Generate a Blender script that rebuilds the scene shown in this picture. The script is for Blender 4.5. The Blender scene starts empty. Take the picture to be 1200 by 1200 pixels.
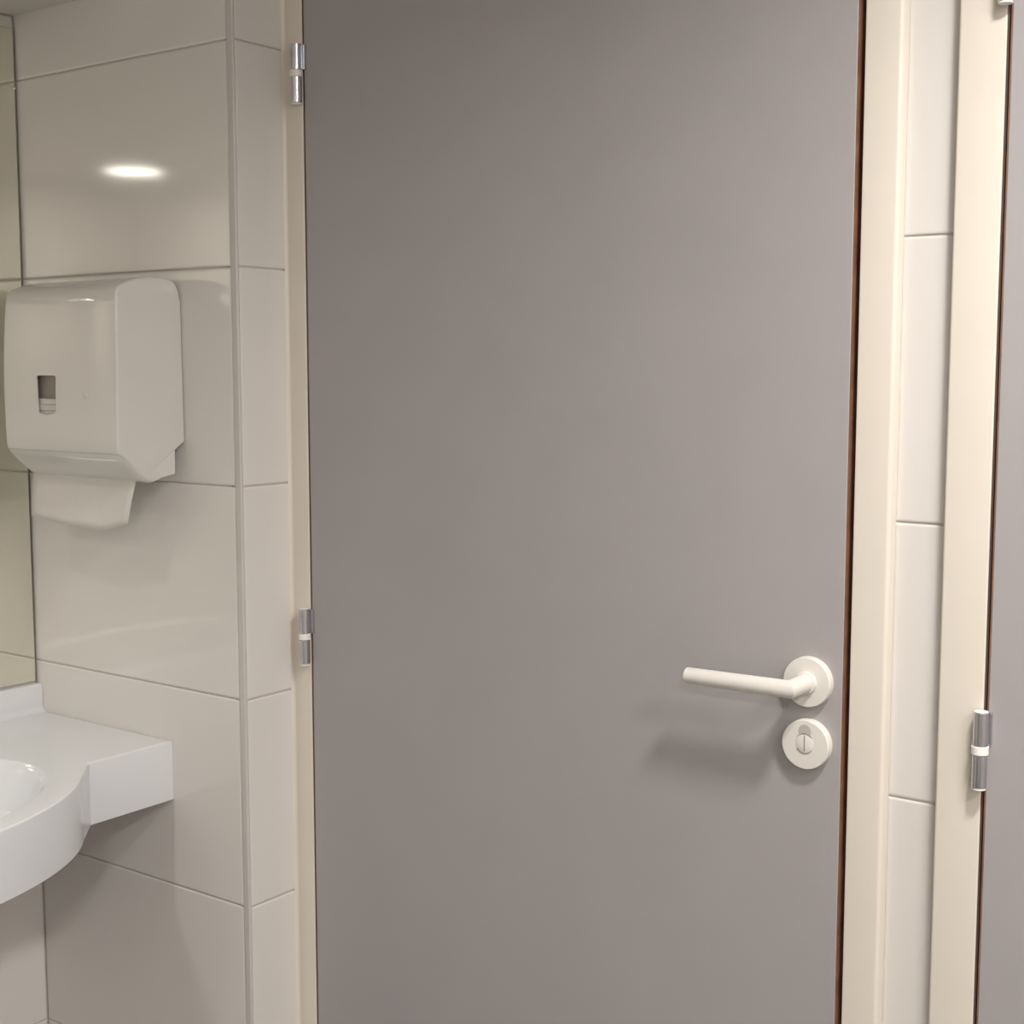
import bpy, bmesh, math
from mathutils import Vector, Matrix
C = bpy.context.scene.collection
SC = bpy.context.scene
PI = math.pi
Z0 = 1.2                                   # height of the tile joint that the measurements were taken from

# ------------------------------------------------------------------ camera
cam_d = bpy.data.cameras.new('camera'); cam = bpy.data.objects.new('camera', cam_d); C.objects.link(cam)
cam_d.sensor_width = 36; cam_d.lens = 1658.1 / 1200 * 36; cam_d.clip_start = .02
F = Vector((-0.58877737, 0.80178119, -0.10241159)); R = Vector((0.806032698, 0.591870966, -0.000222724)); U = Vector((-0.06043587, 0.08267823, 0.99474209))
cam.matrix_world = Matrix(((R.x, U.x, -F.x, 0.55945), (R.y, U.y, -F.y, -1.43649), (R.z, U.z, -F.z, 0.16529 + Z0), (0, 0, 0, 1)))
SC.camera = cam
# ------------------------------------------------------------------ view, world
SC.view_settings.view_transform = 'Standard'; SC.view_settings.look = 'None'
SC.view_settings.gamma = 1; SC.view_settings.use_curve_mapping = False
SC.view_settings.exposure = 0.08
W = bpy.data.worlds.new('world'); SC.world = W; W.use_nodes = True
W.node_tree.nodes['Background'].inputs[0].default_value = (1, .95, .9, 1)
W.node_tree.nodes['Background'].inputs[1].default_value = .02
# ------------------------------------------------------------------ lamps (fixtures are built further down)
CEIL = 0.96 + Z0
LAMPS = [((0.53, -0.58), 14.5, .10, 150), ((1.36, -2.52), 20.0, .115, 180), ((1.35, -1.00), 12.5, .16, 180),
         ((-1.02, -1.00), 2.8, .075, 90), ((-0.60, -2.52), 3.0, .115, 180)]  # third and last are added fill lamps, not known fixtures
LAMP_COL = (1.0, .965, .93)

# ------------------------------------------------------------------ materials
def mat(name, col, rough=.5, metal=0, spec=.5, coat=0, noise=0, nscale=40, bump=0, bscale=200, coat_rough=.05):
    m = bpy.data.materials.new(name); m.use_nodes = True
    nt = m.node_tree; b = nt.nodes['Principled BSDF']
    b.inputs['Base Color'].default_value = (*col, 1); b.inputs['Roughness'].default_value = rough
    b.inputs['Metallic'].default_value = metal; b.inputs['Specular IOR Level'].default_value = spec
    b.inputs['Coat Weight'].default_value = coat; b.inputs['Coat Roughness'].default_value = coat_rough
    tc = nt.nodes.new('ShaderNodeTexCoord')
    if noise:
        n = nt.nodes.new('ShaderNodeTexNoise'); n.inputs['Scale'].default_value = nscale; n.inputs['Detail'].default_value = 4
        nt.links.new(tc.outputs['Object'], n.inputs['Vector'])
        r = nt.nodes.new('ShaderNodeValToRGB')
        r.color_ramp.elements[0].color = (*[c * (1 - noise) for c in col], 1); r.color_ramp.elements[1].color = (*[min(1, c * (1 + noise)) for c in col], 1)
        r.color_ramp.elements[0].position = .3; r.color_ramp.elements[1].position = .7
        nt.links.new(n.outputs['Fac'], r.inputs['Fac']); nt.links.new(r.outputs['Color'], b.inputs['Base Color'])
    if bump:
        n2 = nt.nodes.new('ShaderNodeTexNoise'); n2.inputs['Scale'].default_value = bscale; n2.inputs['Detail'].default_value = 3
        nt.links.new(tc.outputs['Object'], n2.inputs['Vector'])
        bp = nt.nodes.new('ShaderNodeBump'); bp.inputs['Strength'].default_value = bump; bp.inputs['Distance'].default_value = .001
        nt.links.new(n2.outputs['Fac'], bp.inputs['Height']); nt.links.new(bp.outputs['Normal'], b.inputs['Normal'])
    return m
M = {}
M['tile'] = mat('glazed_wall_tile', (.72, .69, .655), .06, spec=.5, noise=.010, nscale=6, bump=.02, bscale=9)
M['grout'] = mat('tile_grout', (.56, .52, .47), .7, noise=.04, nscale=60)
M['trim'] = mat('plastic_corner_trim', (.56, .53, .505), .35, noise=.01)
M['frame'] = mat('cream_paint', (.74, .685, .60), .32, noise=.012, nscale=12, bump=.04, bscale=120)
M['door'] = mat('grey_laminate', (.385, .362, .362), .42, spec=.4, noise=.02, nscale=9, bump=.10, bscale=420)
M['wood'] = mat('door_edge_wood', (.22, .105, .06), .6, noise=.3, nscale=30)
M['gap_shade'] = mat('brown_gap_shade', (.07, .045, .035), .6, noise=.05)
M['nylon'] = mat('white_nylon', (.75, .72, .67), .38, noise=.01)
M['nylon_grey'] = mat('grey_nylon', (.50, .47, .43), .45, noise=.01)
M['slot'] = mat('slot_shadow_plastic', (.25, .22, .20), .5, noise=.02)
M['steel'] = mat('zinc_plated_steel', (.60, .61, .64), .2, metal=1, noise=.06, nscale=50)
M['cap'] = mat('white_hinge_plastic', (.85, .82, .77), .4, noise=.01)
M['ceramic'] = mat('white_mineral_cast', (.69, .70, .71), .17, spec=.5, noise=.006, nscale=8)
M['abs'] = mat('white_glossy_plastic', (.67, .645, .61), .08, spec=.5, noise=.006, nscale=8)
M['paper'] = mat('white_tissue_paper', (.68, .65, .61), .9, noise=.015, nscale=60, bump=.1, bscale=300)
M['dark'] = mat('dispenser_inside_plastic', (.33, .285, .25), .5, noise=.03)
M['mirror'] = mat('mirror_silver', (.84, .835, .74), .01, metal=1)
M['mirror_edge'] = mat('mirror_edge_glass', (.30, .32, .26), .2, noise=.02)
M['ceiling'] = mat('ceiling_panel', (.70, .665, .62), .5, noise=.012, nscale=10)
M['floor'] = mat('grey_floor_tile', (.085, .078, .072), .4, noise=.06, nscale=14)
M['chrome'] = mat('chrome', (.85, .85, .85), .08, metal=1)
def emit(name, col, s):
    m = bpy.data.materials.new(name); m.use_nodes = True; nt = m.node_tree; b = nt.nodes['Principled BSDF']
    b.inputs['Base Color'].default_value = (.9, .9, .9, 1); b.inputs['Emission Color'].default_value = (*col, 1); b.inputs['Emission Strength'].default_value = s
    return m

# ------------------------------------------------------------------ helpers
def link(name, me, m, parent=None, loc=None):
    o = bpy.data.objects.new(name, me); C.objects.link(o)
    if m is not None and not me.materials:
        for k in (m if isinstance(m, (list, tuple)) else [m]): me.materials.append(k)
    if parent is not None: o.parent = parent
    if loc is not None: o.location = loc
    return o
def obj(name, bm, m, parent=None, loc=None, smooth=None):
    bmesh.ops.recalc_face_normals(bm, faces=bm.faces[:])
    me = bpy.data.meshes.new(name); bm.to_mesh(me); bm.free()
    if smooth is not None:
        for f in me.polygons: f.use_smooth = True
        me.set_sharp_from_angle(angle=math.radians(smooth))
    return link(name, me, m, parent, loc)
def tag(o, label, cat=None, group=None, kind=None):
    o['label'] = label
    if cat: o['category'] = cat
    if group: o['group'] = group
    if kind: o['kind'] = kind
    return o
def empty(name, loc):
    o = bpy.data.objects.new(name, None); C.objects.link(o); o.location = loc; o.empty_display_size = .05
    return o
def box(bm, x0, x1, y0, y1, z0, z1, bev=0, seg=2):
    g = bmesh.ops.create_cube(bm, size=1)
    bmesh.ops.scale(bm, verts=g['verts'], vec=(x1 - x0, y1 - y0, z1 - z0))
    bmesh.ops.translate(bm, verts=g['verts'], vec=((x0 + x1) / 2, (y0 + y1) / 2, (z0 + z1) / 2))
    if bev:
        es = list({e for v in g['verts'] for e in v.link_edges})
        bmesh.ops.bevel(bm, geom=es, offset=bev, segments=seg, profile=.5, affect='EDGES')
    return bm
def B(*a, **k): return box(bmesh.new(), *a, **k)
def loft(bm, rings, close0=True, close1=True):
    vs = [[bm.verts.new(p) for p in r] for r in rings]
    n = len(rings[0])
    for a, b in zip(vs, vs[1:]):
        for i in range(n):
            j = (i + 1) % n
            bm.faces.new((a[i], a[j], b[j], b[i]))
    if close0: bm.faces.new(list(reversed(vs[0])))
    if close1: bm.faces.new(vs[-1])
    return vs
def lathe(bm, prof, axis='z', n=40, cen=(0, 0, 0)):
    """prof: (radius, height) pairs; axis z, or y with heights pointing to -y"""
    rings = []
    for r, h in prof:
        ring = []
        for i in range(n):
            a = 2 * PI * i / n
            p = (r * math.cos(a), r * math.sin(a), h) if axis == 'z' else (r * math.cos(a), -h, r * math.sin(a))
            ring.append((p[0] + cen[0], p[1] + cen[1], p[2] + cen[2]))
        rings.append(ring)
    loft(bm, rings)
    return bm
def tube(bm, pts, rad, n=24, squash=1):
    """round bar along points, mitred; rad may be a list"""
    pts = [Vector(p) for p in pts]; rings = []
    for i, p in enumerate(pts):
        d0 = (pts[i] - pts[i - 1]).normalized() if i else (pts[1] - pts[0]).normalized()
        d1 = (pts[i + 1] - pts[i]).normalized() if i < len(pts) - 1 else d0
        t = (d0 + d1).normalized(); u = Vector((0, 0, 1)); s = t.cross(u).normalized()
        k = 1 / max(.3, t.dot(d0)); r = rad[i] if isinstance(rad, (list, tuple)) else rad
        rings.append([tuple(p + s * (r * k * math.cos(a)) + u * (r * squash * math.sin(a))) for a in [2 * PI * j / n for j in range(n)]])
    loft(bm, rings)
    return bm
def struct(name, o, label, cat): return tag(o, label, cat, kind='structure')

# ------------------------------------------------------------------ the room
XM, XC, XR = -1.3715, -0.8884, 1.95        # mirror wall, convex corner, far right wall
YA, YD, YF = -0.0941, 0.016, -3.0          # dispenser wall face, door-wall tile face, wall behind the camera
TT = .008                                  # tile thickness, substrate face lies .006 behind the tile face
DT = 2.015                                 # door leaf top
_tile_cache = {}
def tile_mesh(w, h, bv=.0024, dp=.0010):
    """lies in local x (width) / z (height), face towards -y; chamfered, slightly cushioned edge"""
    key = (round(w, 4), round(h, 4))
    if key in _tile_cache: return _tile_cache[key]
    g = .0011
    a, b, c, d = g, w - g, g, h - g
    v = [(a + bv, 0, c + bv), (b - bv, 0, c + bv), (b - bv, 0, d - bv), (a + bv, 0, d - bv),
         (a + bv * .35, dp * .35, c + bv * .35), (b - bv * .35, dp * .35, c + bv * .35), (b - bv * .35, dp * .35, d - bv * .35), (a + bv * .35, dp * .35, d - bv * .35),
         (a, dp, c), (b, dp, c), (b, dp, d), (a, dp, d), (a, TT, c), (b, TT, c), (b, TT, d), (a, TT, d)]
    f = [(0, 1, 2, 3)]
    for k in (0, 4, 8):
        for i in range(4):
            j = (i + 1) % 4
            f.append((k + 4 + i, k + 4 + j, k + j, k + i))
    me = bpy.data.meshes.new('tile'); me.from_pydata(v, [], f); me.update(); me.materials.append(M['tile'])
    _tile_cache[key] = me
    return me
COURSES = [i * .3 for i in range(8)]
def lay(parent, origin, rot, length, cuts=None, zmin=0., zmax=None, first=.6):
    """one course per .3 m; columns of `first` m from the origin along local x"""
    zmax = zmax or CEIL
    cols = cuts or []
    if not cuts:
        x = 0.
        while x < length - .004:
            cols.append((x, min(length, x + first))); x += first
    for z in COURSES:
        z0, z1 = max(z, zmin), min(z + .3, zmax)
        if z1 - z0 < .012: continue
        for x0, x1 in cols:
            o = bpy.data.objects.new('tile', tile_mesh(x1 - x0, z1 - z0)); C.objects.link(o)
            o.parent = parent
            c, s = math.cos(rot), math.sin(rot)
            o.location = (origin[0] + c * x0, origin[1] + s * x0, z0); o.rotation_euler = (0, 0, rot)
SB = .0021
# floor and ceiling
struct('floor', obj('floor', B(XM - .1, XR + .1, YF - .1, .2, -.1, 0), M['floor']), 'grey floor of the washroom below the picture', 'floor')
struct('ceiling', obj('ceiling', B(XM - .1, XR + .1, YF - .1, .2, CEIL, CEIL + .1), M['ceiling']), 'off-white washroom ceiling above the picture', 'ceiling')
SOF = .697 + Z0
# left wall (behind mirror and basin)
wl = obj('wall_left', B(XM - .1, XM - SB, YF - .1, .2, 0, CEIL), M['grout'])
struct('wall_left', wl, 'tiled wall behind the mirror and washbasin at the left edge', 'wall')
def lay_left():
    n = 0; y = YA
    while y > YF + .01:
        y1 = max(YF, y - .6)
        for z in COURSES:
            z1 = min(z + .3, SOF)
            if z1 - z < .012: continue
            o = bpy.data.objects.new('tile', tile_mesh(y - y1, z1 - z)); C.objects.link(o); o.parent = wl
            o.location = (XM, y1, z); o.rotation_euler = (0, 0, PI / 2)      # local -y becomes +x
        y = y1
lay_left()
# stub wall that carries the dispenser
wb = obj('wall_back_left', B(XM - SB, XC - .020, YA + SB, .2, 0, CEIL), M['grout'])
struct('wall_back_left', wb, 'beige tiled wall carrying the paper towel dispenser', 'wall')
TRW = .0115
lay(wb, (XM, YA, 0), 0, XC - TRW - XM, cuts=[(0, XC - TRW - XM)])
# its narrow return towards the door
wr = obj('wall_return', B(XC - .020, XC - SB, YA + .0035, .2, 0, CEIL - .001), M['grout'])
struct('wall_return', wr, 'narrow bright tiled return wall between corner trim and door frame', 'wall')
for z in COURSES:
    z1 = min(z + .3, CEIL)
    if z1 - z < .012: continue
    o = bpy.data.objects.new('tile', tile_mesh(.1150 - .0035, z1 - z)); C.objects.link(o); o.parent = wr
    o.location = (XC, YA + .0035, z); o.rotation_euler = (0, 0, PI / 2)
# rounded corner trim
bm = bmesh.new(); r = .0028
sec = [(XC - TRW + .0006, YA + .006), (XC - TRW + .0006, YA - .0002)]
for k in range(9):
    a = -PI / 2 + PI / 2 * k / 8
    sec.append((XC + .0002 - r + r * math.cos(a), YA - .0002 + r + r * math.sin(a)))
sec += [(XC - .004, YA + .006)]
loft(bm, [[(x, y, z) for x, y in sec] for z in (0, CEIL)])
struct('trim_1', obj('trim_1', bm, M['trim'], smooth=50), 'slim grey-beige rounded corner trim on the tiled wall edge', 'trim')
# soffit over the basin
so = obj('ceiling_soffit', B(XM - SB, -1.165, YF, YA + SB, SOF, CEIL - .001, bev=.002), M['ceiling'])
struct('ceiling_soffit', so, 'low off-white soffit over the mirror at the top left corner', 'ceiling')
# back wall with the two doors
L1, R1 = -.853, -.0400                     # clear opening of door 1
L2 = .1065; R2 = L2 + .82                  # clear opening of door 2
FR2 = R2 + .046
wk = obj('wall_back', B(XC - .004, XR, YD + SB + .20, .34, 0, CEIL), M['grout'])
struct('wall_back', wk, 'white tiled wall around and between the two grey doors', 'wall')
def wallpiece(x0, x1, z0, z1):
    return obj('wall_panel', B(x0, x1, YD + SB, YD + SB + .2, z0, z1), M['grout'], wk)
wallpiece(-.002, .060, 0, CEIL); wallpiece(FR2 - .004, XR, 0, CEIL)
wallpiece(XC - .004, -.002, DT + .02, CEIL); wallpiece(.060, FR2 - .004, DT + .02, CEIL)
lay(wk, (-.0005, YD, 0), 0, .0587, cuts=[(0, .0587)])
lay(wk, (FR2, YD, 0), 0, XR - FR2)
lay(wk, (-.87, YD, 0), 0, .8695, zmin=DT + .052); lay(wk, (.0582, YD, 0), 0, FR2 - .0582, zmin=DT + .052)
# right wall and wall behind the camera
wrt = obj('wall_right', B(XR + SB, XR + .1, YF - .1, .34, 0, CEIL), M['grout']); struct('wall_right', wrt, 'tiled wall at the right end of the washroom, outside the picture', 'wall')
y = YD
while y > YF + .01:
    y1 = max(YF, y - .6)
    for z in COURSES:
        z1 = min(z + .3, CEIL)
        if z1 - z < .012: continue
        o = bpy.data.objects.new('tile', tile_mesh(y - y1, z1 - z)); C.objects.link(o); o.parent = wrt
        o.location = (XR, y, z); o.rotation_euler = (0, 0, -PI / 2)
    y = y1
wf = obj('wall_front', B(XM - SB, XR + SB, YF - .1, YF - SB, 0, CEIL), M['grout']); struct('wall_front', wf, 'tiled wall behind the camera, outside the picture', 'wall')
lay(wf, (XR, YF, 0), PI, XR - XM)

# ------------------------------------------------------------------ door frames
def frame(name, xl0, xl1, xr0, xr1, label, rl=.003):
    """painted lining: two jambs and a head, proud of the tiles; rounded outer arrises, a stop behind the leaf"""
    e = empty(name, ((xl0 + xr1) / 2, 0, 0)); ox = e.location.x
    struct(name, e, label, 'door frame')
    def jamb(x0, x1, z0, z1, rl, rr):
        bm = bmesh.new(); s = [(x0, .060)]
        for k in range(7):
            a = PI + PI / 2 * k / 6; s.append((x0 + rl + rl * math.cos(a), rl + rl * math.sin(a)))
        for k in range(7):
            a = -PI / 2 + PI / 2 * k / 6; s.append((x1 - rr + rr * math.cos(a), rr + rr * math.sin(a)))
        s.append((x1, .060))
        loft(bm, [[(x - ox, y, z) for x, y in s] for z in (z0, z1)])
        return bm
    obj('jamb', jamb(xl0, xl1, 0, DT + .05, rl, .0015), M['frame'], e, smooth=40)
    obj('jamb', jamb(xr0, xr1, 0, DT + .05, .0015, .0045), M['frame'], e, smooth=40)
    obj('head', B(xl1 - ox, xr0 - ox, 0, .06, DT + .004, DT + .05, bev=.002), M['frame'], e)
    bm = bmesh.new()
    box(bm, xl1 - ox, xl1 + .014 - ox, .0425, .06, 0, DT + .004); box(bm, xr0 - .014 - ox, xr0 - ox, .0425, .06, 0, DT + .004)
    box(bm, xl1 + .014 - ox, xr0 - .014 - ox, .0425, .06, DT - .010, DT + .004)
    obj('door_stop', bm, M['frame'], e)
    return e
f1 = frame('trim_2', XC - .0003, L1, R1, .0008, 'cream painted frame around the middle grey door', .003)
f2 = frame('trim_3', .0582, L2 - .0008, R2, FR2, 'cream painted frame around the grey door at the right edge')

bm = bmesh.new(); sec = [(XC - .002, .012), (XC - .0001, -.0050)]
for k in range(7):
    a = PI / 2 * k / 6; sec.append((XC + .0058 - .0056 * math.cos(a), -.0050 + .0052 * math.sin(a)))
sec += [(XC + .0065, .0008), (XC + .006, .012)]
loft(bm, [[(x - f1.location.x, y, z) for x, y in sec] for z in (0, DT + .05)])
obj('sealant', bm, M['frame'], f1, smooth=60)
for f, x0 in ((f1, L1), (f2, R2 - .0022), (f2, L2 - .0008)):  # added dark strips: the shade of the door gaps as colour
    obj('gap_shade_strip', B(x0 - f.location.x, x0 + .0022 - f.location.x, .0022, .038, .01, DT), M['gap_shade'], f)['label'] = 'dark brown strip added as shade in the door gap'
# ------------------------------------------------------------------ hinges
def hinge(parent, x, zc, y=-.009, lw=.0112):
    """lift-off pin hinge: two steel barrels, a white nylon collar, white end caps, two short fixing tongues"""
    h = empty('hinge', (x, y, zc)); h.parent = parent
    r = .0076; n = 28
    def bar(a, b):
        return lathe(bmesh.new(), [(r - .0008, a), (r, a + .0008), (r, b - .0008), (r - .0008, b)], n=n)
    obj('upper_barrel', bar(.0052, .0405), M['steel'], h, smooth=40)
    obj('lower_barrel', bar(-.0385, -.0032), M['steel'], h, smooth=40)
    obj('leaf', B(.004, lw, -y - .0042, -y + .0004, .0060, .0395, bev=.0006), M['steel'], h)
    obj('collar', lathe(bmesh.new(), [(r, -.0034), (r + .0012, -.0030), (r + .0012, .0050), (r, .0054)], n=n), M['cap'], h, smooth=40)
    obj('end_cap', lathe(bmesh.new(), [(r - .0004, .0405), (r - .0004, .0414), (.004, .0419)], n=n), M['cap'], h, smooth=40)
    obj('end_cap', lathe(bmesh.new(), [(.004, -.0410), (r - .0004, -.0402), (r - .0004, -.0385)], n=n), M['cap'], h, smooth=40)
    return h
HZ = [Z0 + .563, Z0 - .2185, .20]
# ------------------------------------------------------------------ door 1
def door(n, x0, x1, label):
    d = empty('door_%d' % n, ((x0 + x1) / 2, 0, 0)); ox = d.location.x
    struct('door', d, label, 'door')
    obj('door_leaf', B(x0 + .0012 - ox, x1 - .0012 - ox, 0, .040, .008, DT, bev=.0008, seg=1), M['door'], d)
    for a, b in ((x0, x0 + .0012), (x1 - .0012, x1)):
        obj('edge_band', B(a - ox, b - ox, .0006, .040, .008, DT), M['wood'], d)['label'] = 'brown bare wood edge of the door leaf'
    return d
d1 = door(1, L1 + .0030, R1 - .0068, 'grey laminate door with white lever handle and brown right edge')
ox = d1.location.x
for z in HZ: hinge(d1, -.8555 - ox, z)
# lever handle
HX, HZc = -.0862, Z0 - .1815
lh = empty('lever_handle', (HX - ox, 0, HZc)); lh.parent = d1; lh['label'] = 'white nylon lever handle on a round rose'
bm = lathe(bmesh.new(), [(.0280, 0), (.0280, .0078), (.0275, .0092), (.0270, .0099), (.0150, .0103), (.0105, .0103)], 'y', 64)
obj('rosette', bm, M['nylon'], lh, smooth=40)
bm = bmesh.new()
lathe(bm, [(.0128, .0100), (.0128, .0145), (.0120, .0155)], 'y', 32)
tube(bm, [(0, -.010, 0), (0, -.052, 0), (-.1235, -.052, -.0005), (-.1258, -.052, -.0005), (-.1267, -.052, -.0005)], [.0105, .0100, .0091, .0088, .0076], 32)
obj('lever', bm, M['nylon'], lh, smooth=35)
# privacy lock rose
lk = empty('privacy_lock', (HX + .0004 - ox, 0, Z0 - .2514)); lk.parent = d1; lk['label'] = 'round white lock rose with half-moon indicator and coin slot'
bm = lathe(bmesh.new(), [(.0280, 0), (.0280, .0090), (.0275, .0103), (.0270, .0109), (.0150, .0112)], 'y', 64)
obj('rosette', bm, M['nylon'], lk, smooth=40)
def ring_arc(rad, a0, a1, w, y0, y1, cz, n=20, cx=0):
    bm = bmesh.new(); secs = []
    for k in range(n + 1):
        a = a0 + (a1 - a0) * k / n
        c, s = math.cos(a), math.sin(a)
        t = w * (1 - .75 * abs(2 * k / n - 1))
        secs.append([(cx + (rad - t / 2) * c, -y0, cz + (rad - t / 2) * s), (cx + (rad + t / 2) * c, -y0, cz + (rad + t / 2) * s),
                     (cx + (rad + t / 2) * c, -y1, cz + (rad + t / 2) * s), (cx + (rad - t / 2) * c, -y1, cz + (rad - t / 2) * s)])
    loft(bm, secs)
    return bm
TC = .0015
# indicator window: a half moon above the turn piece
bm = bmesh.new(); pts = []
for k in range(17):
    a = PI * k / 16; pts.append((.0076 * math.cos(a), .0076 * math.sin(a) * 1.05 + .0150))
for k in range(9):
    a = PI * (.5 + .19) - PI * .38 * k / 8
    pts.append((.0125 * math.cos(a), TC + .0112 * math.sin(a) + .0008))
loft(bm, [[(x, -.0108, z) for x, z in pts], [(x, -.0114, z) for x, z in pts]])
obj('indicator', bm, M['nylon_grey'], lk)['label'] = 'greyer half-moon indicator window'
obj('turn_piece', lathe(bmesh.new(), [(.0107, .0108), (.0107, .0113), (.0102, .0116), (.004, .0117)], 'y', 40, (0, 0, TC)), M['nylon'], lk, smooth=40)
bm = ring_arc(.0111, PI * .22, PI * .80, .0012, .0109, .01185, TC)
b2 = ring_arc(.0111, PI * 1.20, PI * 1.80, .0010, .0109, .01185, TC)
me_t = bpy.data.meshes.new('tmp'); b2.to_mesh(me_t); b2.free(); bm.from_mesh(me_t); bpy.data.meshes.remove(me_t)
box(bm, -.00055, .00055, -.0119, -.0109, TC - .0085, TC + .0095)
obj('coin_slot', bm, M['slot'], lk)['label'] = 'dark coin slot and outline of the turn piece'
# ------------------------------------------------------------------ door 2
d2 = door(2, L2 + .0032, R2 - .006, 'second grey laminate door cut off by the right edge')
for z in (HZ[0] - .007, HZ[1] - .0085, HZ[2]): hinge(d2, .1068 - d2.location.x, z, -.0095, .0092)

# ------------------------------------------------------------------ mirror
mi = empty('mirror', (XM, -.85, 1.5))
tag(mi, 'large frameless wall mirror above the white washbasin', 'mirror')
MY0, MY1 = YA - .0042, -1.55
obj('mirror_glass', B(.0005, .0052, MY1 + .85, MY0 + .85, Z0 - .3335 - 1.5, Z0 + .677 - 1.5), [M['mirror_edge']], mi)
obj('mirror_surface', B(.0052, .0056, MY1 + .851, MY0 + .849, Z0 - .3330 - 1.5, Z0 + .6765 - 1.5), [M['mirror']], mi)
# small chrome clip on the mirror's edge
obj('mirror_clip', B(.0052, .0082, MY0 + .85 - .0022, MY0 + .85 - .0002, Z0 + .586 - 1.5, Z0 + .590 - 1.5, bev=.0004), M['chrome'], mi)['label'] = 'tiny bright clip at the mirror edge'

# ------------------------------------------------------------------ washbasin
BC = Vector((-1.115, -.590)); TOPZ, BOTZ = Z0 - .381, Z0 - .470
bs = empty('washbasin', (XM, BC.y, BOTZ))
tag(bs, 'white washbasin with bulging front and flat side shelf under the mirror', 'washbasin')
off = Vector((XM, BC.y, BOTZ))
A_o, B_o = .236, .347
XS = -1.0445                               # front line of the flat shelf
ylen = BC.y - (YA - .0003)                 # negative: half length of the slab
half = abs(ylen)
def outline_pts():
    pts = []
    x_j = -.998
    for sgn in (1, -1):
        seg = []
        seg.append((XM + .0005 - BC.x, sgn * half)); 
        for k in range(1, 12): seg.append((XM + .0005 - BC.x + (XS - XM - .0005) * k / 12, sgn * half))
        seg.append((XS - BC.x, sgn * half))
        yj0 = half - .147 + .0
        for k in range(1, 8): seg.append((XS - BC.x, sgn * (half - (half - yj0) * k / 8)))
        seg.append((XS - BC.x, sgn * yj0))
        # short concave facet to the ellipse
        a0 = math.acos((x_j - BC.x) / A_o); ex, ey = A_o * math.cos(a0), B_o * math.sin(a0)
        for k in range(1, 6):
            t = k / 6; seg.append((XS - BC.x + (ex - XS + BC.x) * t, sgn * (yj0 + (ey - yj0) * t)))
        for k in range(0, 31):
            a = a0 * (1 - k / 30); seg.append((A_o * math.cos(a), sgn * B_o * math.sin(a)))
        if sgn > 0: pts += seg
        else: pts += list(reversed(seg))[1:]
    # back edge along the wall
    for k in range(1, 24): pts.append((XM + .0005 - BC.x, -half + 2 * half * k / 24))
    return pts
OUT = outline_pts()
def inset(pts, d):
    res = []
    n = len(pts)
    for i in range(n):
        p0, p1, p2 = Vector(pts[i - 1]), Vector(pts[i]), Vector(pts[(i + 1) % n])
        e0, e1 = (p1 - p0).normalized(), (p2 - p1).normalized()
        n0, n1 = Vector((e0.y, -e0.x)), Vector((e1.y, -e1.x))
        m = (n0 + n1); m = m / max(.35, m.length_squared / 2) if m.length > 1e-6 else n0
        res.append(tuple(p1 + m * d))
    return res
# orientation: make inset() go inwards
ar = sum(OUT[i - 1][0] * OUT[i][1] - OUT[i][0] * OUT[i - 1][1] for i in range(len(OUT)))
sg = -1 if ar > 0 else 1
def ins(d): return inset(OUT, sg * d)
def lift(pts, z): return [(BC.x + p[0] - off.x, BC.y + p[1] - off.y, z - off.z) for p in pts]
AI, BI = .205, .303                        # bowl rim
def rim(scale, dx=0):
    res = []
    for p in OUT:
        a = math.atan2(p[1] / BI, p[0] / AI); res.append((AI * scale * math.cos(a) + dx, BI * scale * math.sin(a)))
    return res
rings = [lift(ins(.012), BOTZ)]
rings += [lift(ins(.0010), BOTZ + .0002), lift(ins(.0), BOTZ + .0012), lift(OUT, TOPZ - .0035), lift(ins(.0010), TOPZ - .0012), lift(ins(.0035), TOPZ)]
rings += [lift(rim(1.0), TOPZ), lift(rim(.985), TOPZ - .0008), lift(rim(.970), TOPZ - .0040), lift(rim(.955), TOPZ - .011)]
for s, dz in ((.93, .035), (.89, .062), (.80, .084), (.66, .096), (.45, .103), (.2, .107), (.07, .108)):
    rings.append(lift(rim(s, -.01 * (1 - s)), TOPZ - dz))
# underside dome so that the bowl has a body
under = [lift(ins(.012), BOTZ)] + [lift(rim(s), BOTZ - dz) for s, dz in ((.98, .0), (.93, .012), (.75, .030), (.4, .040), (.1, .042))]
bm = bmesh.new(); vs = loft(bm, rings, False, True)
v0 = vs[0]; prev = v0
for rg in under[1:]:
    cur = [bm.verts.new(p) for p in rg]
    for i in range(len(cur)):
        j = (i + 1) % len(cur); bm.faces.new((cur[i], cur[j], prev[j], prev[i]))
    prev = cur
bm.faces.new(list(reversed(prev)))
obj('basin_body', bm, M['ceramic'], bs, smooth=24)
# upstand along the mirror wall with a coved foot
bm = bmesh.new(); s = [(XM + .0005, TOPZ - .001), (XM + .0005, Z0 - .3375), (XM + .0135, Z0 - .3375), (XM + .0165, Z0 - .3400)]
for k in range(9):
    a = PI + PI / 2 * k / 8; s.append((XM + .0170 + .010 + .010 * math.cos(a), TOPZ + .010 + .010 * math.sin(a)))
s.append((XM + .0270, TOPZ - .001))
loft(bm, [[(x - off.x, y - off.y, z - off.z) for x, z in s] for y in (YA - .0006, YA - .0006 - 2 * half + .0006)])
obj('upstand', bm, M['ceramic'], bs, smooth=50)
# drain
obj('drain', lathe(bmesh.new(), [(.030, .0), (.030, .003), (.026, .004), (.012, .0035)], n=32, cen=(BC.x - .0095 - off.x, 0, TOPZ - .1085 - off.z)), M['chrome'], bs, smooth=40)['label'] = 'chrome drain'

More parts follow.
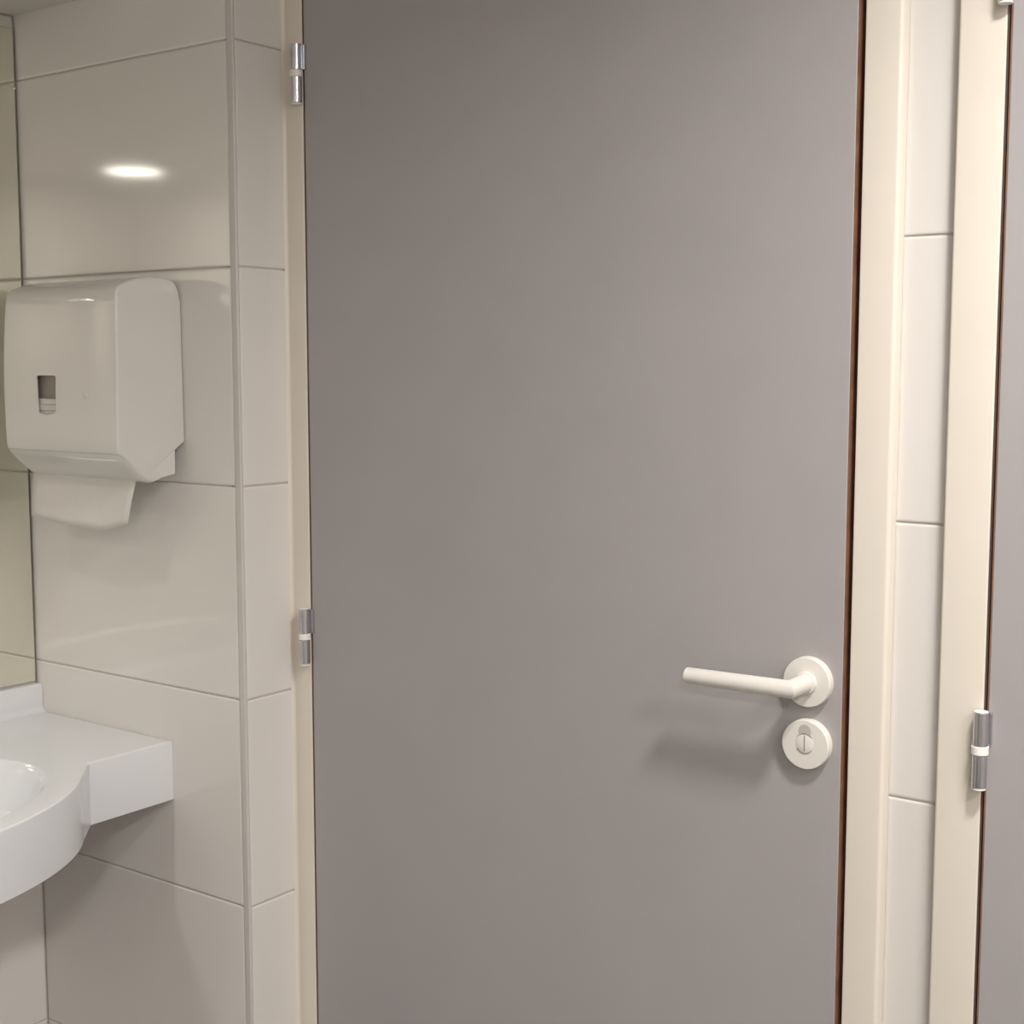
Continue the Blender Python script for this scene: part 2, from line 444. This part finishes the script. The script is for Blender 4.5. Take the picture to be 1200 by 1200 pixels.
# ------------------------------------------------------------------ paper towel dispenser
DCX, DW = -1.131, .1315                     # centre, half width
dsp = empty('paper_towel_dispenser', (DCX, YA, Z0))
tag(dsp, 'white plastic paper towel dispenser with small window, on the tiled wall', 'towel dispenser')
def inset_poly(pts, d):
    """moves a closed outline inwards by d"""
    ar = sum(pts[i - 1][0] * pts[i][1] - pts[i][0] * pts[i - 1][1] for i in range(len(pts))); sg = -1 if ar > 0 else 1
    res = []; n = len(pts)
    for i in range(n):
        p0, p1, p2 = Vector(pts[i - 1]), Vector(pts[i]), Vector(pts[(i + 1) % n])
        e0, e1 = (p1 - p0).normalized(), (p2 - p1).normalized()
        m = Vector((e0.y, -e0.x)) + Vector((e1.y, -e1.x)); m = m / max(.35, m.length_squared / 2)
        res.append(tuple(p1 + m * d * sg))
    return res
YFR = -.2125
YW = YA - .0008
# side profile (depth, height): slanted lower rim, gently leaning front, rounded shoulder
PROF = [(YW, .0595), (-.118, .0440), (-.141, .0285), (-.163, .0135), (-.170, .0135), (-.182, .0240), (-.195, .0355), (-.2055, .0440), (-.2112, .0475)]
for k in range(13):
    z = .053 + k * .0165; PROF.append((YFR + (.277 * (z - .12) ** 2 if z > .12 else 0), z))
PROF += [(-.2069, .2620), (-.2055, .2675), (-.2030, .2712), (-.1985, .2745), (-.1860, .2800), (-.1700, .2845), (-.1500, .2872), (-.1300, .2878), (-.1140, .2864), (-.1060, .2838), (-.1005, .2780), (-.0975, .2690), (YW, .2560)]
def side_off(z):
    u = (z - .15) / .14
    return -.0060 * u * u if z > .15 else -.0015 * ((.15 - z) / .1) ** 2
def cover_ring(x, d, sgn):
    res = []
    for y, z in (inset_poly(PROF, d) if d > 1e-6 else PROF):
        y = min(y, YW)
        res.append((x + sgn * side_off(z), y - YA, z))
    return res
RL, RR = .012, .0035
XL_, XR_ = -1.2615 - DCX, -.9985 - DCX
rings = []
for k in range(9):
    a = PI / 2 * k / 8; rings.append(cover_ring(XL_ + RL * (1 - math.cos(a)), RL * (1 - math.sin(a)), -1))
for t in (.25, .5, .75):
    rings.append([(x, y, z) for x, y, z in cover_ring(XL_ + RL + (XR_ - RR - XL_ - RL) * t, 0, 2 * t - 1)])
for k in range(6):
    a = PI / 2 * (1 - k / 5); rings.append(cover_ring(XR_ - RR * (1 - math.cos(a)), RR * (1 - math.sin(a)), 1))
bm = bmesh.new(); loft(bm, rings)
cover = obj('cover', bm, M['abs'], dsp, smooth=32)
WX0, WX1, WZ0, WZ1 = -1.1760 - DCX, -1.1310 - DCX, .0985, .1525      # window in the front
# window opening: a recessed dark box set in the front, with rim
def arch(x0, x1, z0, z1, r=.004, sag=.004, n=6):
    p = []
    for k in range(9): t = k / 8; p.append((x0 + .002 + (x1 - x0 - .004) * t, z0 + .003 - .0045 * math.sin(PI * t)))
    for cx, cz, a0 in ((x1 - r, z1 - r, 0), (x0 + r, z1 - r, PI / 2)):
        for k in range(n + 1):
            a = a0 + PI / 2 * k / n; p.append((cx + r * math.cos(a), cz + r * math.sin(a)))
    return p
ap = arch(WX0, WX1, WZ0, WZ1)
mx, mz = (WX0 + WX1) / 2, (WZ0 + WZ1) / 2
# real opening: boolean cut through the cover with the arch shape
bm = bmesh.new(); loft(bm, [[(x, YFR - YA - .02, z) for x, z in ap], [(x, YFR - YA + .02, z) for x, z in ap]])
bmesh.ops.recalc_face_normals(bm, faces=bm.faces[:])
me = bpy.data.meshes.new('cutter'); bm.to_mesh(me); bm.free(); cut = bpy.data.objects.new('cutter', me); C.objects.link(cut); cut.parent = dsp
md = cover.modifiers.new('b', 'BOOLEAN'); md.operation = 'DIFFERENCE'; md.object = cut; md.solver = 'EXACT'
sol = cover.modifiers.new('s', 'SOLIDIFY'); sol.thickness = .0022; sol.offset = -1
cover.modifiers.move(1, 0)
bpy.context.view_layer.update()
dg = bpy.context.evaluated_depsgraph_get(); nm = bpy.data.meshes.new_from_object(cover.evaluated_get(dg))
cover.modifiers.clear(); cover.data = nm; nm.name = 'cover'
nm.set_sharp_from_angle(angle=math.radians(32))
bpy.data.objects.remove(cut)
# inner body: back plate, dark cavity, lower tray
obj('paper_chamber', B(WX0 - .012, WX1 + .012, -.1085, -.0065, .060, .20), M['dark'], dsp)['label'] = 'dark inside seen through the window'
# lower tray: visible below the slanted rim
bm = bmesh.new()
def tray_ring(z, hw, yb, yf, rf=.010):
    p = [(-hw, yb)]
    for k in range(6):
        a = PI + PI / 2 * k / 5; p.append((-hw + rf + rf * math.cos(a), yf + rf + rf * math.sin(a)))
    for k in range(6):
        a = -PI / 2 + PI / 2 * k / 5; p.append((hw - rf + rf * math.cos(a), yf + rf + rf * math.sin(a)))
    p.append((hw, yb))
    return [(x, y - YA, z) for x, y in p]
hwT = DW - .0012
sec = [(.0560, -.2075), (.0440, -.2070), (.0360, -.2000), (.0240, -.1880), (.0150, -.1770), (.0075, -.1660), (.0045, -.1580)]
def tray_back(z):   # back line of the tray: rises towards the wall
    return -.1135
rings = []
for z, yf in sec:
    rings.append(tray_ring(z, hwT - (.0560 - z) * .02, -.1135, yf))
# the bottom slopes up towards the wall
rings = [[(x, y, z + (max(0, (y + YA + .156)) / .043 * (.0190 - .0045) if zi >= 5 else 0) * (1 if zi == 6 else .8)) for x, y, z in r] for zi, r in enumerate(rings)]
loft(bm, rings)
obj('lower_tray', bm, M['abs'], dsp, smooth=40)
# lock button on the front
obj('lock_button', lathe(bmesh.new(), [(.0045, -.001), (.0045, .0006), (.0034, .0012)], 'y', 20, (-1.065 - DCX, YFR - YA - .0002, .1255)), M['abs'], dsp, smooth=40)
# stack of folded towels seen through the window
bm = bmesh.new()
for k in range(6): box(bm, WX0 - .010, WX1 + .010, -.1138 + .0007 * (k % 2), -.1090, .0690 + k * .0085, .0690 + k * .0085 + .0083, bev=.0012, seg=2)
tw = obj('paper_towel_stack', bm, M['paper'], None, loc=(DCX, YA, Z0)); tag(tw, 'stack of folded paper towels seen through the dispenser window', 'paper towels')
# hanging sheet
bm = bmesh.new(); NX, NZ = 16, 8
front = {}
for i in range(NX + 1):
    u = i / NX; x = -1.2590 + u * (-1.0190 + 1.2590)
    zb = -.056 - .0125 * (u / .72) if u < .72 else -.0685 + .0145 * (u - .72) / .28
    for j in range(NZ + 1):
        v = j / NZ; z = .030 + v * (zb - .030)
        xx = x - v * .022 * u * u; yy = -.160 - .010 * math.sin(v * PI * .5) - .0035 * math.sin(u * 5.2) * v
        front[i, j] = bm.verts.new((xx - DCX, yy - YA, z))
for i in range(NX):
    for j in range(NZ): bm.faces.new((front[i, j], front[i + 1, j], front[i + 1, j + 1], front[i, j + 1]))
sh = obj('paper_towel', bm, M['paper'], None, loc=(DCX, YA, Z0), smooth=60)
sl = sh.modifiers.new('thickness', 'SOLIDIFY'); sl.thickness = .0008
tag(sh, 'single white paper towel sheet hanging out below the dispenser', 'paper towel')

# ------------------------------------------------------------------ ceiling lamps
LBL = ['round flush ceiling lamp in front of the two grey doors, above the picture', 'round flush ceiling lamp far behind the camera, mirrored in the glazed tile',
       'added round fill lamp at the right end of the room, outside the picture', 'small round ceiling lamp beside the soffit, above the washbasin', 'added round fill lamp behind the camera on the mirror side of the room']
for (xy, power, rad, spread), lb in zip(LAMPS, LBL):
    e = empty('ceiling_lamp', (xy[0], xy[1], xy[2] if len(xy) > 2 else CEIL)); tag(e, lb, 'ceiling lamp', 'round ceiling lamps')
    obj('rim', lathe(bmesh.new(), [(rad + .008, 0), (rad + .014, -.003), (rad + .014, -.010), (rad + .006, -.014), (rad - .001, -.014), (rad - .001, 0)], n=48), M['cap'], e, smooth=40)
    obj('diffuser', lathe(bmesh.new(), [(rad - .002, -.001), (rad - .002, -.0142), (rad * .92, -.0155), (rad * .5, -.0168), (rad * .1, -.0170)], n=48), emit('lamp_diffuser', LAMP_COL, power * 1.4 if rad > .08 else .6), e, smooth=40)
    ld = bpy.data.lights.new('lamp_light', 'AREA'); ld.shape = 'DISK'; ld.size = rad * 1.9; ld.energy = power; ld.color = LAMP_COL; ld.spread = math.radians(spread)
    lo = bpy.data.objects.new('lamp_light', ld); C.objects.link(lo); lo.parent = e; lo.location = (0, 0, -.020)
